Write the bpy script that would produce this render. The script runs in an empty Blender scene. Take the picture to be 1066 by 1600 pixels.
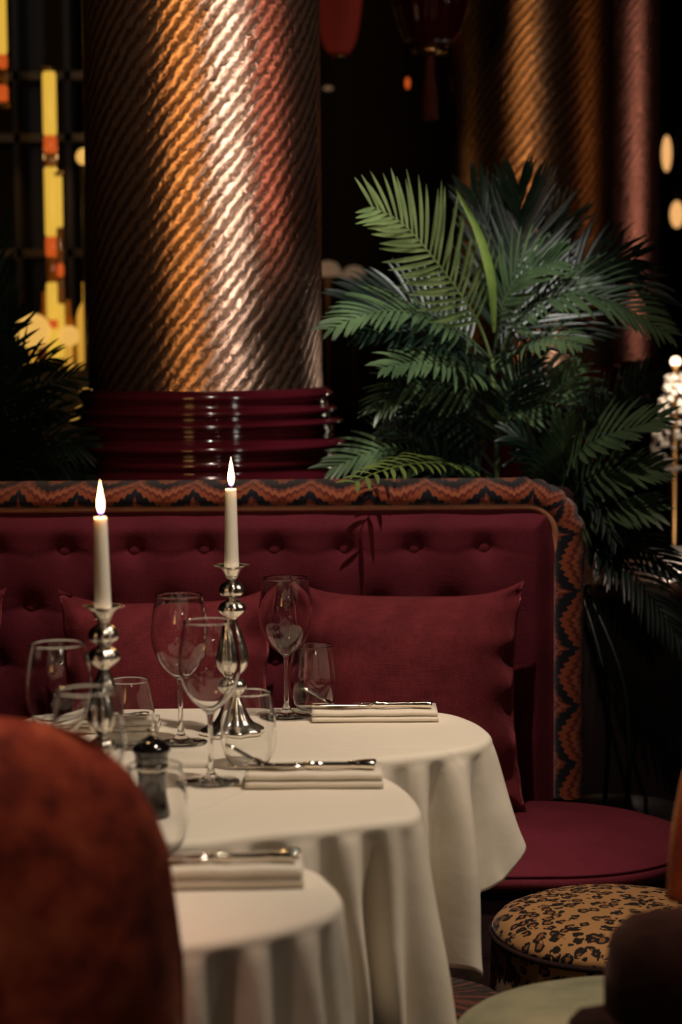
import bpy, bmesh, math, random
from mathutils import Vector, Matrix, noise
random.seed(7)
C = bpy.context.scene.collection
PI = math.pi
# ------------------------------------------------------------------ camera
F = 3333.0
CAMZ = 1.40
PITCH, ROLL = math.radians(5.14), math.radians(-0.4)
cam = bpy.data.cameras.new('camera'); camo = bpy.data.objects.new('camera', cam); C.objects.link(camo)
cam.sensor_fit = 'VERTICAL'; cam.sensor_height = 36; cam.sensor_width = 24; cam.lens = F/1600*36
cam.clip_start = 0.05; cam.clip_end = 60
CM = Matrix.Rotation(PI/2-PITCH, 4, 'X') @ Matrix.Rotation(ROLL, 4, 'Z')
camo.matrix_world = Matrix.Translation((0, 0, CAMZ)) @ CM
cam.dof.use_dof = True; cam.dof.focus_distance = 3.65; cam.dof.aperture_fstop = 3.8
bpy.context.scene.camera = camo
sc = bpy.context.scene
sc.view_settings.view_transform = 'Standard'; sc.view_settings.look = 'None'
sc.view_settings.gamma = 1; sc.view_settings.use_curve_mapping = False
sc.view_settings.exposure = 0.0
# ------------------------------------------------------------------ world + lights
w = bpy.data.worlds.new('world'); sc.world = w; w.use_nodes = True
w.node_tree.nodes['Background'].inputs[0].default_value = (1.0, .62, .45, 1)
w.node_tree.nodes['Background'].inputs[1].default_value = 0.004

def light(kind, name, loc, target, power, col, size=.1, size_y=None, angle=60, blend=.6, spread=180):
    l = bpy.data.lights.new(name, kind); o = bpy.data.objects.new(name, l); C.objects.link(o)
    l.energy = power; l.color = col; o.location = loc
    d = Vector(target)-Vector(loc); o.rotation_euler = d.to_track_quat('-Z', 'Y').to_euler()
    if kind == 'SPOT':
        l.spot_size = math.radians(angle); l.spot_blend = blend; l.shadow_soft_size = size
    elif kind == 'AREA':
        l.size = size; l.spread = math.radians(spread)
        if size_y: l.shape = 'RECTANGLE'; l.size_y = size_y
    else: l.shadow_soft_size = size
    return o
WARM = (1, .80, .60); AMB = (1, .50, .18)
# ceiling downlights of the room, with added fill lights among them
light('SPOT', 'ceiling_spot_tables', (0.50, 2.60, 3.1), (-.12, 2.90, .76), 136, (1, .83, .66), .05, angle=50, blend=.9)
light('SPOT', 'fill_spot_front', (1.9, 1.7, 2.9), (.0, 3.0, .62), 55, (1, .78, .58), .05, angle=36, blend=.9)  # added frontal fill for napkin fronts and cloth drapes
light('SPOT', 'ceiling_spot_bench', (-.05, 3.18, 3.15), (.02, 4.18, .90), 112, (1, .76, .64), .02, angle=46, blend=.8)
light('SPOT', 'ceiling_spot_palm', (-.05, 3.45, 3.2), (.20, 4.66, 1.56), 215, (1, .96, .86), .03, angle=25, blend=.9)
light('SPOT', 'ceiling_spot_console', (1.25, 5.1, 3.1), (.85, 5.05, .8), 16, (1, .60, .36), .04, angle=24, blend=.8)
light('SPOT', 'ceiling_spot_stools', (.75, 3.0, 3.1), (.50, 3.3, .45), 40, (1, .80, .60), .05, angle=34, blend=.8)
light('SPOT', 'ceiling_spot_armchair', (.42, 1.75, 3.1), (.42, 2.28, 1.15), 80, (1, .66, .45), .04, angle=16, blend=.9)
light('SPOT', 'ceiling_spot_chair', (-.50, 1.80, 3.1), (-.42, 2.03, 1.0), 110, (1, .62, .45), .04, angle=22, blend=.9)
light('POINT', 'fill_point_right', (1.1, -.9, 1.75), (0, 0, 0), 9, (1, .80, .62), .07)  # unseen fill added behind the camera for glints and front light
light('POINT', 'fill_point_left', (-1.3, -1.2, 1.9), (0, 0, 0), 1.2, (1, .70, .45), .07)  # second, weaker unseen fill added behind the camera
# tall unseen area lights, added and shaped to streak on the metal columns
light('AREA', 'streak_strip_white', (1.62, 1.60, 2.25), (-.33, 5.1, 2.7), 5.2, (1, .90, .80), .10, 2.0, spread=40)
light('AREA', 'streak_strip_amber', (-1.45, -.4, 2.2), (-.45, 5.1, 2.45), 2.2, (1, .50, .14), .75, 1.8, spread=28)
light('AREA', 'streak_strip_red', (3.2, 3.6, 2.1), (-.33, 5.1, 2.3), .8, (1, .36, .25), .5, 1.6, spread=40)
light('AREA', 'streak_far_amber', (3.0, 6.8, 2.2), (.66, 7.4, 2.4), .075, (1, .38, .09), .2, 1.4, spread=30)
light('AREA', 'streak_far_pink', (3.7, 7.7, 2.0), (.95, 8.3, 2.2), .35, (1, .48, .38), .2, 1.6, spread=30)

# ------------------------------------------------------------------ pixel -> point
def ray(px, py):
    v = CM.to_3x3() @ Vector(((px-533)/F, -(py-800)/F, -1)); return v
def at_z(px, py, z):
    v = ray(px, py); t = (z-CAMZ)/v.z; return Vector((v.x*t, v.y*t, z))
def at_y(px, py, Y):
    v = ray(px, py); t = Y/v.y; return Vector((v.x*t, Y, CAMZ+v.z*t))

# ------------------------------------------------------------------ materials
def mat(name, col=(.5, .5, .5), rough=.5, metal=0, trans=0, ior=1.45, sheen=0, sheencol=None, emit=None, es=0, coat=0, spec=.5, sss=0):
    m = bpy.data.materials.new(name); m.use_nodes = True
    b = m.node_tree.nodes['Principled BSDF']
    b.inputs['Base Color'].default_value = (*col, 1); b.inputs['Roughness'].default_value = rough
    b.inputs['Metallic'].default_value = metal; b.inputs['Transmission Weight'].default_value = trans
    b.inputs['IOR'].default_value = ior; b.inputs['Sheen Weight'].default_value = sheen
    b.inputs['Sheen Roughness'].default_value = .35
    b.inputs['Specular IOR Level'].default_value = spec
    if sheencol: b.inputs['Sheen Tint'].default_value = (*sheencol, 1)
    if emit: b.inputs['Emission Color'].default_value = (*emit, 1); b.inputs['Emission Strength'].default_value = es
    b.inputs['Coat Weight'].default_value = coat; b.inputs['Coat Roughness'].default_value = .06
    if sss:
        b.inputs['Subsurface Weight'].default_value = sss; b.inputs['Subsurface Radius'].default_value = (.02, .012, .008)
        b.inputs['Subsurface Scale'].default_value = 1.0
    return m
class N:
    def __init__(s, m): s.m = m; s.t = m.node_tree; s.b = s.t.nodes['Principled BSDF']
    def new(s, k, **kw):
        n = s.t.nodes.new(k)
        for a, v in kw.items(): setattr(n, a, v)
        return n
    def set(s, sock, v):
        if isinstance(v, bpy.types.NodeSocket): s.t.links.new(v, sock)
        else: sock.default_value = v
    def math(s, op, a, b=None, c=None, clamp=False):
        n = s.new('ShaderNodeMath', operation=op); n.use_clamp = clamp
        s.set(n.inputs[0], a)
        if b is not None: s.set(n.inputs[1], b)
        if c is not None: s.set(n.inputs[2], c)
        return n.outputs[0]
    def coord(s, k='Object'): return s.new('ShaderNodeTexCoord').outputs[k]
    def xyz(s, v):
        n = s.new('ShaderNodeSeparateXYZ'); s.set(n.inputs[0], v); return n.outputs
    def comb(s, x, y, z):
        n = s.new('ShaderNodeCombineXYZ')
        for i, v in enumerate((x, y, z)): s.set(n.inputs[i], v)
        return n.outputs[0]
    def noise(s, v, scale, detail=3, rough=.5):
        n = s.new('ShaderNodeTexNoise'); s.set(n.inputs['Vector'], v)
        n.inputs['Scale'].default_value = scale; n.inputs['Detail'].default_value = detail; n.inputs['Roughness'].default_value = rough
        return n.outputs[0]
    def ramp(s, f, stops, interp='LINEAR'):
        n = s.new('ShaderNodeValToRGB'); s.set(n.inputs[0], f); r = n.color_ramp; r.interpolation = interp
        while len(r.elements) < len(stops): r.elements.new(.5)
        for e, (p, c) in zip(r.elements, stops): e.position = p; e.color = (*c, 1)
        return n.outputs[0]
    def mix(s, f, a, b):
        n = s.new('ShaderNodeMix', data_type='RGBA'); s.set(n.inputs[0], f)
        s.set(n.inputs[6], a if isinstance(a, bpy.types.NodeSocket) else (*a, 1)); s.set(n.inputs[7], b if isinstance(b, bpy.types.NodeSocket) else (*b, 1))
        return n.outputs[2]
    def bump(s, h, strength=.3, dist=.002):
        n = s.new('ShaderNodeBump'); n.inputs['Strength'].default_value = strength; n.inputs['Distance'].default_value = dist
        s.set(n.inputs['Height'], h); s.t.links.new(n.outputs[0], s.b.inputs['Normal'])
    def color(s, c): s.set(s.b.inputs['Base Color'], c)

def fabric(name, col, col2, sheen=.5, weave=420, wr=.85, sc_=None, mott=9, bs=.7, sheencol=None):
    m = mat(name, col, wr, sheen=sheen, sheencol=sheencol or tuple(min(1, c*4+.1) for c in col), spec=.2); n = N(m)
    co = n.coord(); x = n.xyz(co)
    big = n.noise(co, mott, 4, .6)
    st = n.noise(n.comb(n.math('MULTIPLY', x[0], .12), x[1], x[2]), weave, 2, .6)
    st2 = n.noise(n.comb(x[0], x[1], n.math('MULTIPLY', x[2], .12)), weave, 2, .6)
    f = n.math('ADD', n.math('MULTIPLY', big, .6), n.math('MULTIPLY', n.math('ADD', st, st2), .2))
    n.color(n.ramp(f, [(.36, col2), (.62, col)]))
    n.bump(n.math('ADD', st, st2), bs, .0012)
    return m
M = {}
M['maroon'] = fabric('maroon_velvet', (.160, .022, .036), (.095, .012, .020), .40)
M['cushion'] = fabric('rose_velvet', (.24, .038, .045), (.12, .016, .022), .55, 330, mott=14)
M['seat'] = fabric('seat_velvet', (.155, .019, .034), (.105, .012, .021), .40)
M['piping'] = fabric('tan_piping', (.45, .20, .11), (.32, .13, .07), .2)
M['darkcloth'] = fabric('dark_upholstery', (.03, .012, .012), (.012, .005, .006), .2)
M['green'] = fabric('pale_green_velvet', (.30, .27, .17), (.15, .155, .095), .35, mott=12)
M['orange'] = fabric('orange_velvet', (.55, .12, .045), (.30, .05, .02), .5, 300, mott=30)
M['brownfab'] = fabric('dark_brown_velvet', (.045, .014, .010), (.016, .005, .004), .3, 200, mott=40, bs=.6)
# white cloth, faint weave, pressed creases
def linen(name, c1, c2, creases=()):
    m = mat(name, c1, .8, sheen=.1, spec=.2); n = N(m); co = n.coord(); x = n.xyz(co)
    st = n.noise(co, 700, 2); f = n.noise(co, 6, 3)
    n.color(n.ramp(f, [(.3, c2), (.7, c1)]))
    h = n.math('ADD', n.math('MULTIPLY', st, .12), n.math('MULTIPLY', n.noise(co, 22, 3), 1.2))
    for (a, b, c) in creases:   # line a*x+b*y=c
        d = n.math('ABSOLUTE', n.math('SUBTRACT', n.math('ADD', n.math('MULTIPLY', x[0], a), n.math('MULTIPLY', x[1], b)), c))
        r = n.math('SUBTRACT', 1.0, n.math('DIVIDE', d, .006), clamp=True)
        h = n.math('ADD', h, n.math('MULTIPLY', r, .8))
    n.bump(h, .35, .003); return m
M['napkin'] = linen('napkin_linen', (.80, .73, .62), (.76, .69, .58))
M['glass'] = mat('clear_glass', (1, 1, 1), .0, trans=1, ior=1.46)
M['silver'] = mat('polished_silver', (.95, .90, .83), .24, metal=1)
M['steel'] = mat('bright_cutlery_silver', (.85, .78, .68), .12, metal=1)
n = N(M['silver']); n.bump(n.noise(n.coord(), 45, 2), .5, .004)
M['wax'] = mat('ivory_wax', (.92, .86, .76), .4, sss=.35, spec=.4)
M['wick'] = mat('charred_wick', (.01, .01, .01), .9)
M['mill'] = mat('black_lacquer', (.006, .005, .005), .08, coat=1)
M['lacquer'] = mat('oxblood_lacquer', (.075, .007, .013), .12, coat=1)
M['blackwood'] = mat('black_stained_wood', (.012, .006, .005), .4)
M['brass'] = mat('aged_brass', (.45, .26, .10), .3, metal=1)
# flame: blue at the foot, white yellow body
m = mat('candle_flame', (0, 0, 0), 1); n = N(m); z = n.xyz(n.coord())[2]
c = n.ramp(n.math('DIVIDE', z, .045), [(0, (.10, .12, .9)), (.16, (.9, .45, .30)), (.34, (1, .72, .34)), (1, (1, .60, .20))])
n.set(n.b.inputs['Emission Color'], c)
n.set(n.b.inputs['Emission Strength'], n.math('ADD', n.math('MULTIPLY', n.ramp(n.math('DIVIDE', z, .045), [(0, (.02,)*3), (.35, (1,)*3), (1, (.6,)*3)]), 22), .6))
M['flame'] = m
# hammered metal of the columns: diagonal waves of ridges
def column_mat(name, base, rough):
    m = mat(name, base, rough, metal=.92); n = N(m); uv = n.xyz(n.coord('UV')); u, v = uv[0], uv[1]
    cv = n.comb(u, v, 0)
    wig = n.math('SUBTRACT', n.noise(cv, 62, 2, .6), .5)
    low = n.math('SUBTRACT', n.noise(cv, 5, 2), .5)
    ph = n.math('ADD', n.math('MULTIPLY', n.math('SUBTRACT', v, n.math('MULTIPLY', u, 1.15)), 2*PI/.040), n.math('ADD', n.math('MULTIPLY', wig, 6.5), n.math('MULTIPLY', low, 7)))
    wv = n.math('SINE', ph)
    g = n.noise(cv, 520, 2, .7)
    mask = n.math('MULTIPLY', n.math('ADD', wv, 1), .5)
    n.color(n.mix(mask, (base[0]*.22, base[1]*.18, base[2]*.15), base))  # shade between the ridges put into the base colour
    n.set(n.b.inputs['Roughness'], n.math('ADD', rough, n.math('MULTIPLY', n.math('SUBTRACT', 1, mask), .15)))
    g2 = n.noise(cv, 170, 2, .6)
    n.bump(n.math('ADD', n.math('MULTIPLY', wv, .55), n.math('ADD', n.math('MULTIPLY', g, .45), n.math('MULTIPLY', g2, .5))), 1.0, .0008)
    return m
M['column'] = column_mat('hammered_bronze', (.62, .40, .30), .15)
# flame-stitch border of the bench (UV: u along, v across, metres)
def stitch(name, cols, su=.115, sv=.085, dark=.45):
    m = mat(name, (.3, .1, .05), .75, sheen=.3, spec=.2); n = N(m); uv = n.xyz(n.coord('UV')); u, v = uv[0], uv[1]
    tri = n.math('PINGPONG', n.math('DIVIDE', u, su), .5)
    tri2 = n.math('PINGPONG', n.math('DIVIDE', u, su*.11), .5)
    arch = n.math('POWER', n.math('MULTIPLY', tri, 2), .6)
    q = n.math('ADD', n.math('DIVIDE', v, sv), n.math('ADD', n.math('MULTIPLY', arch, .75), n.math('MULTIPLY', tri2, .22)))
    q = n.math('FRACT', n.math('ADD', q, n.math('MULTIPLY', n.noise(n.comb(u, v, 0), 9, 1), .5)))
    n.color(n.ramp(q, cols, 'CONSTANT'))
    kn = n.math('MULTIPLY', n.math('SINE', n.math('MULTIPLY', u, 2*PI/.006)), n.math('SINE', n.math('MULTIPLY', v, 2*PI/.005)))
    n.bump(kn, .5, .0015); return m
M['stitch'] = stitch('flame_stitch_fabric', [(0, (.008, .009, .014)), (.28, (.27, .070, .028)), (.50, (.14, .026, .016)), (.64, (.34, .11, .05)), (.80, (.18, .038, .020)), (.93, (.015, .012, .015))])
M['zigzag'] = stitch('dark_zigzag_fabric', [(0, (.008, .006, .006)), (.35, (.12, .03, .018)), (.55, (.012, .006, .006)), (.75, (.16, .05, .025)), (.9, (.01, .006, .006))], .05, .05)
# rust velvet with dark blotches of the near chair
m = mat('rust_patterned_velvet', (.3, .08, .03), .8, sheen=.6, sheencol=(1, .45, .3), spec=.2); n = N(m); co = n.coord()
f = n.math('ADD', n.math('MULTIPLY', n.noise(co, 14, 3, .6), .7), n.math('MULTIPLY', n.noise(co, 38, 2), .3))
n.color(n.ramp(f, [(.34, (.08, .014, .014)), (.50, (.30, .055, .030)), (.68, (.50, .13, .06))])); M['rust'] = m
# leopard print
m = mat('leopard_fabric', (.5, .3, .12), .75, sheen=.2, spec=.2); n = N(m); co = n.coord()
nz = n.new('ShaderNodeTexNoise'); n.set(nz.inputs['Vector'], co); nz.inputs['Scale'].default_value = 55; nz.inputs['Detail'].default_value = 2
vm = n.new('ShaderNodeVectorMath', operation='SCALE'); n.set(vm.inputs[0], nz.outputs[1]); vm.inputs['Scale'].default_value = .016
va = n.new('ShaderNodeVectorMath', operation='ADD'); n.set(va.inputs[0], co); n.set(va.inputs[1], vm.outputs[0])
vo = n.new('ShaderNodeTexVoronoi'); n.set(vo.inputs['Vector'], va.outputs[0]); vo.inputs['Scale'].default_value = 50; vo.inputs['Randomness'].default_value = .8
e = vo.outputs['Distance']
ring = n.math('MULTIPLY', n.math('GREATER_THAN', e, .27), n.math('LESS_THAN', e, .52))
brk = n.math('GREATER_THAN', n.noise(co, 95, 1), .37)
ring = n.math('MULTIPLY', ring, brk)
inner = n.math('LESS_THAN', e, .28)
c = n.mix(inner, (.40, .205, .08), (.22, .09, .032)); c = n.mix(ring, c, (.012, .008, .006)); n.color(c)
n.bump(n.noise(co, 600, 2), .3, .001); M['leopard'] = m
# leaves
def leafmat(name, a, b, rough=.36):
    m = mat(name, a, rough, spec=.5); n = N(m); co = n.coord(); n.color(n.ramp(n.noise(co, 12, 2), [(.35, b), (.65, a)]))
    n.b.inputs['Transmission Weight'].default_value = 0
    n.bump(n.noise(co, 250, 2), .15, .001); return m
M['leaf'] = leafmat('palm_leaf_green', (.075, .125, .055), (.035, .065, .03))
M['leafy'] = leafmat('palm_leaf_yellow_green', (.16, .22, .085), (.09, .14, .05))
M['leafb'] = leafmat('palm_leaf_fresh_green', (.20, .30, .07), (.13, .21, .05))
M['leafd'] = leafmat('palm_leaf_shaded', (.007, .018, .010), (.003, .009, .006))  # near-black green, shade of the unlit fronds put into the leaf colour
M['stem'] = leafmat('palm_stem', (.10, .15, .05), (.06, .09, .03), .5)
M['pot'] = mat('black_ceramic', (.015, .012, .012), .4)
M['soil'] = mat('potting_soil', (.02, .012, .008), .95)
# room
def wallmat(name, a, b, rough=.7):
    m = mat(name, a, rough); n = N(m); n.color(n.ramp(n.noise(n.coord(), 2.5, 4), [(.3, b), (.7, a)])); return m
M['wall'] = wallmat('dark_oxblood_wall', (.010, .006, .006), (.005, .003, .004))
M['ceil'] = wallmat('dark_ceiling', (.010, .007, .006), (.006, .004, .004))
m = mat('dark_carpet', (.03, .01, .01), .95); n = N(m); co = n.coord()
n.color(n.ramp(n.noise(co, 9, 3), [(.4, (.010, .005, .005)), (.6, (.035, .010, .008))])); n.bump(n.noise(co, 300, 2), .4, .003); M['floor'] = m
m = mat('polished_dark_wood', (.10, .05, .03), .25); n = N(m); x = n.xyz(n.coord())
n.color(n.ramp(n.noise(n.comb(n.math('MULTIPLY', x[0], .15), x[1], x[2]), 40, 3), [(.3, (.10, .045, .025)), (.7, (.22, .11, .06))])); M['wood'] = m
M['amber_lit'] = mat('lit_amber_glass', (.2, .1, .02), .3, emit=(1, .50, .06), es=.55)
M['yellow_lit'] = mat('lit_yellow_glass', (.2, .14, .02), .3, emit=(1, .58, .07), es=.7)
M['red_lit'] = mat('lit_red_glass', (.2, .03, .01), .3, emit=(1, .15, .02), es=.5)
M['globe_lit'] = mat('lit_lamp_shade', (.5, .3, .1), .5, emit=(1, .55, .12), es=.75)
M['cream_lit'] = mat('cream_lamp_shade', (.7, .5, .35), .6, emit=(1, .62, .38), es=.10)
M['redglass'] = mat('dark_red_glass', (.05, .004, .004), .08, trans=.5, coat=.6)
M['lantern_red'] = mat('red_silk_shade', (.35, .03, .02), .6, emit=(1, .10, .05), es=.035)
M['tassel'] = fabric('dark_red_tassel', (.10, .02, .015), (.05, .01, .008), .3)
M['amberglass'] = mat('amber_bottle_glass', (.55, .22, .04), .08, coat=1)
M['gold_lit'] = mat('lit_gold_lamp', (.5, .3, .1), .4, emit=(1, .50, .17), es=.9)
M['bulb'] = mat('small_bright_bulb', (.5, .4, .3), .4, emit=(1, .70, .45), es=4)
M['crystal'] = mat('crystal_beads', (.75, .68, .60), .12, trans=.35, coat=.5)

# ------------------------------------------------------------------ object helpers
def obj(name, bm, m, parent=None, smooth=True, recalc=True, loc=None, rot=None):
    if recalc: bmesh.ops.recalc_face_normals(bm, faces=bm.faces)
    me = bpy.data.meshes.new(name); bm.to_mesh(me); bm.free()
    for p in me.polygons: p.use_smooth = smooth
    for q in (m if isinstance(m, (list, tuple)) else [m]): me.materials.append(q)
    o = bpy.data.objects.new(name, me); C.objects.link(o)
    if parent: o.parent = parent
    if loc is not None: o.location = loc
    if rot is not None: o.rotation_euler = rot
    return o
def tag(o, label, cat, group=None, kind=None):
    o['label'] = label; o['category'] = cat
    if group: o['group'] = group
    if kind: o['kind'] = kind
    return o
def thing(name, label, cat, loc=(0, 0, 0), rz=0, group=None):
    o = bpy.data.objects.new(name, None); C.objects.link(o); o.location = loc; o.rotation_euler = (0, 0, rz)
    o.empty_display_size = .05
    return tag(o, label, cat, group)
def dup(root, loc, rz, label):
    r = root.copy(); C.objects.link(r); r.location = loc; r.rotation_euler = (0, 0, rz); r['label'] = label
    for ch in list(root.children):
        c = ch.copy(); C.objects.link(c); c.parent = r
        for g in ch.children:
            d = g.copy(); C.objects.link(d); d.parent = c
    return r
def struct(name, bm, m, smooth=False):
    o = obj(name, bm, m, smooth=smooth); o['kind'] = 'structure'; return o
def box(bm, lo, hi, bev=0):
    r = bmesh.ops.create_cube(bm, size=1)
    vs = r['verts']
    for v in vs:
        v.co = Vector([lo[i]+(v.co[i]+.5)*(hi[i]-lo[i]) for i in range(3)])
    if bev:
        es = list({e for v in vs for e in v.link_edges})
        bmesh.ops.bevel(bm, geom=es, offset=bev, segments=3, profile=.6, affect='EDGES')
    return bm
def bx(lo, hi, bev=0): return box(bmesh.new(), lo, hi, bev)
def lathe(bm, prof, seg=48, ctr=(0, 0, 0), lobes=None, cap0=False, cap1=False):
    uvl = bm.loops.layers.uv.verify()
    rings = []; R0 = max(r for r, z in prof)
    for (r, z) in prof:
        ring = []
        for i in range(seg):
            a = 2*PI*i/seg; rr = r
            if lobes: rr = r*(1+lobes(a, r, z))
            ring.append(bm.verts.new((ctr[0]+rr*math.cos(a), ctr[1]+rr*math.sin(a), ctr[2]+z)))
        rings.append(ring)
    for j in range(len(rings)-1):
        for i in range(seg):
            k = (i+1) % seg
            f = bm.faces.new((rings[j][i], rings[j][k], rings[j+1][k], rings[j+1][i]))
            us = (i, i+1, i+1, i); zs = (prof[j][1], prof[j][1], prof[j+1][1], prof[j+1][1])
            for l, uu, zz in zip(f.loops, us, zs): l[uvl].uv = (uu/seg*2*PI*R0, zz)
    if cap0: bm.faces.new(rings[0][::-1])
    if cap1: bm.faces.new(rings[-1])
    return bm
def tube(bm, pts, rad, seg=10, cap=True):
    pts = [Vector(p) for p in pts]; rings = []; n = len(pts)
    up = Vector((0, 0, 1)) if abs((pts[-1]-pts[0]).normalized().z) < .9 else Vector((0, 1, 0))
    for i, p in enumerate(pts):
        t = (pts[min(i+1, n-1)]-pts[max(i-1, 0)]).normalized()
        s = t.cross(up).normalized(); q = s.cross(t).normalized()
        r = rad(i/(n-1)) if callable(rad) else rad
        rings.append([bm.verts.new(p+s*r*math.cos(2*PI*k/seg)+q*r*math.sin(2*PI*k/seg)) for k in range(seg)])
    for a, b in zip(rings, rings[1:]):
        for k in range(seg): bm.faces.new((a[k], a[(k+1) % seg], b[(k+1) % seg], b[k]))
    if cap: bm.faces.new(rings[0][::-1]); bm.faces.new(rings[-1])
    return bm
def crv(pts, n, closed=False):
    pts = [Vector(p) for p in pts]; out = []; m = len(pts)
    segs = m if closed else m-1
    for i in range(segs):
        if closed: p0, p1, p2, p3 = pts[(i-1) % m], pts[i], pts[(i+1) % m], pts[(i+2) % m]
        else: p0, p1, p2, p3 = pts[max(i-1, 0)], pts[i], pts[i+1], pts[min(i+2, m-1)]
        for k in range(n):
            t = k/n
            out.append(.5*((2*p1)+(p2-p0)*t+(2*p0-5*p1+4*p2-p3)*t*t+(3*p1-p0-3*p2+p3)*t**3))
    if not closed: out.append(pts[-1])
    return out
def resample(pts, n):
    m = len(pts); L = [0]
    for i in range(m): L.append(L[-1]+(pts[(i+1) % m]-pts[i]).length)
    out = []; j = 0
    for k in range(n):
        s = L[-1]*k/n
        while L[j+1] < s: j += 1
        t = (s-L[j])/max(1e-9, L[j+1]-L[j]); out.append(pts[j].lerp(pts[(j+1) % m], t))
    return out
def sstep(a, b, x):
    t = min(1, max(0, (x-a)/(b-a))); return t*t*(3-2*t)

# ------------------------------------------------------------------ room shell
struct('floor', bx((-5, -2, -.1), (5, 12, 0)), M['floor'])
struct('ceiling', bx((-5, -2, 3.3), (5, 12, 3.4)), M['ceil'])
struct('wall_back', bx((-5, 11.2, 0), (5, 11.4, 3.3)), M['wall'])
struct('wall_left', bx((-5, -2, 0), (-4.8, 11.2, 3.3)), M['wall'])
struct('wall_right', bx((4.8, -2, 0), (5, 11.2, 3.3)), M['wall'])
struct('wall_front', bx((-4.8, -2, 0), (4.8, -1.9, 3.3)), M['wall'])

# ------------------------------------------------------------------ columns
def column(name_label, cx, cy, R, zb=1.243):
    t = thing('metal_column', name_label, 'column', (cx, cy, 0), 0, 'hammered metal columns')
    bm = bmesh.new()
    lathe(bm, [(R, zb-.02), (R, 1.6), (R, 2.0), (R, 2.5), (R, 3.298)], 128); obj('shaft', bm, M['column'], t)
    prof = [(R+.035, .001), (R+.035, .80), (R+.03, .98)]
    def bead(z0, z1, r0, out, n=9):
        return [(r0+out*math.sin(PI*k/n), z0+(z1-z0)*k/n) for k in range(n+1)]
    k = R/.275
    base = bead(1.000, 1.055, R+.030, .010)+bead(1.060, 1.088, R+.030, .008)+bead(1.092, 1.128, R+.030, .026)+bead(1.132, 1.150, R+.022, .006)\
        + bead(1.152, 1.174, R+.024, .026)+bead(1.178, 1.204, R+.016, .020)+bead(1.210, 1.243, R+.012, .014)+[(R-.001, 1.243)]
    bm = bmesh.new(); lathe(bm, prof+base, 128); obj('ringed_base', bm, M['lacquer'], t)
    return t
pc = at_y(322, 608, 5.10)
column('large hammered bronze column rising behind the banquette, nearest and brightest', pc.x, 5.10, .279)
p2 = at_y(832, 560, 7.4)
column('dim amber-lit bronze column directly behind the palm', p2.x, 7.4, .279)
p3 = at_y(915, 560, 8.3)
column('farthest pink-lit column, half hidden behind the amber-lit one', p3.x, 8.3, .279)

# ------------------------------------------------------------------ banquette
YB = 4.20                       # front plane of the back panel
def ZB(py): return at_y(533, py, YB).z
xr = at_y(866, 1000, YB).x      # piping at right
xo = at_y(912, 1000, YB+.05).x  # outer side
xl = -1.9
ztop = at_y(400, 795, YB).z; zout = at_y(400, 755, YB+.05).z
seatz = .465
bq = thing('banquette', 'long maroon velvet banquette with buttoned back and flame-stitch border, behind the tables', 'banquette', (0, YB, 0))
# button grid
bt = []
r0 = [at_y(x, 855, YB) for x in (211, 316, 425, 540, 649, 756)]
dx = (r0[-1].x-r0[0].x)/5; bz = r0[3].z; dz = .112
for row in range(4):
    for k in range(-9, 6):
        x = r0[0].x+(k)*dx+(dx*.5 if row % 2 else 0)
        z = bz-row*dz
        if x > xr-.12 or x < xl+.1: continue
        bt.append((x, z))
def panel_y(x, z):
    d = .034
    # edge roll
    e = min(xr-x, ztop-z); 
    d -= .034*(1-sstep(0, .050, e))**1.5
    for (bxx, bzz) in bt:
        q = ((x-bxx)**2+(z-bzz)**2)
        if q < .02:
            r = math.sqrt(q); d -= .040*math.exp(-r/.024)
            # small pleats leading to the next diamonds
            for sx in (-1, 1):
                vx, vz = sx*.98, -.18
                al = (x-bxx)*vx+(z-bzz)*vz; ac = abs(-(x-bxx)*vz+(z-bzz)*vx)
                if al > 0: d -= .007*math.exp(-al/.035)*math.exp(-(ac/.007)**2)
    d += .004*noise.noise((x*9, 0, z*9))
    return -d
bm = bmesh.new(); nx, nz_ = 420, 110
RC = .055
def panel_pt(i, j):
    x = xl+(xr-xl)*i/nx; z0 = .44; z = z0+(ztop-z0)*j/nz_
    # round the top right corner
    cx, cz = xr-RC, ztop-RC
    if x > cx and z > cz:
        a, b = x-cx, z-cz; m_ = max(a, b); h = math.hypot(a, b)
        if h > 0: x, z = cx+a*m_/h, cz+b*m_/h
    return x, z
g = [[None]*(nz_+1) for _ in range(nx+1)]
for i in range(nx+1):
    for j in range(nz_+1):
        x, z = panel_pt(i, j); g[i][j] = bm.verts.new((x, panel_y(x, z), z))
for i in range(nx):
    for j in range(nz_): bm.faces.new((g[i][j], g[i+1][j], g[i+1][j+1], g[i][j+1]))
bpn = obj('back_panel', bm, M['maroon'], bq)
for (x, z) in bt:
    bm = bmesh.new(); bmesh.ops.create_uvsphere(bm, u_segments=16, v_segments=10, radius=.0155)
    for v in bm.verts: v.co.y *= .6
    obj('button', bm, M['maroon'], bpn, loc=(x, panel_y(x, z)-.008, z))
# piping path and border sweep
def edge_path(off, n=14):
    pts = [Vector((xl, 0, ztop+off))]
    k = 60
    for i in range(1, k): pts.append(Vector((xl+(xr-RC-xl)*i/k, 0, ztop+off)))
    for i in range(n+1):
        a = PI/2*(1-i/n); pts.append(Vector((xr-RC+(RC+off)*math.cos(a), 0, ztop-RC+(RC+off)*math.sin(a))))
    for i in range(1, 16): pts.append(Vector((xr+off, 0, (ztop-RC)+(seatz-.02-(ztop-RC))*i/15)))
    return pts
bm = bmesh.new(); tube(bm, [p+Vector((0, -.006, 0)) for p in edge_path(.002)], .0068, 10); obj('piping', bm, M['piping'], bq)
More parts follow.
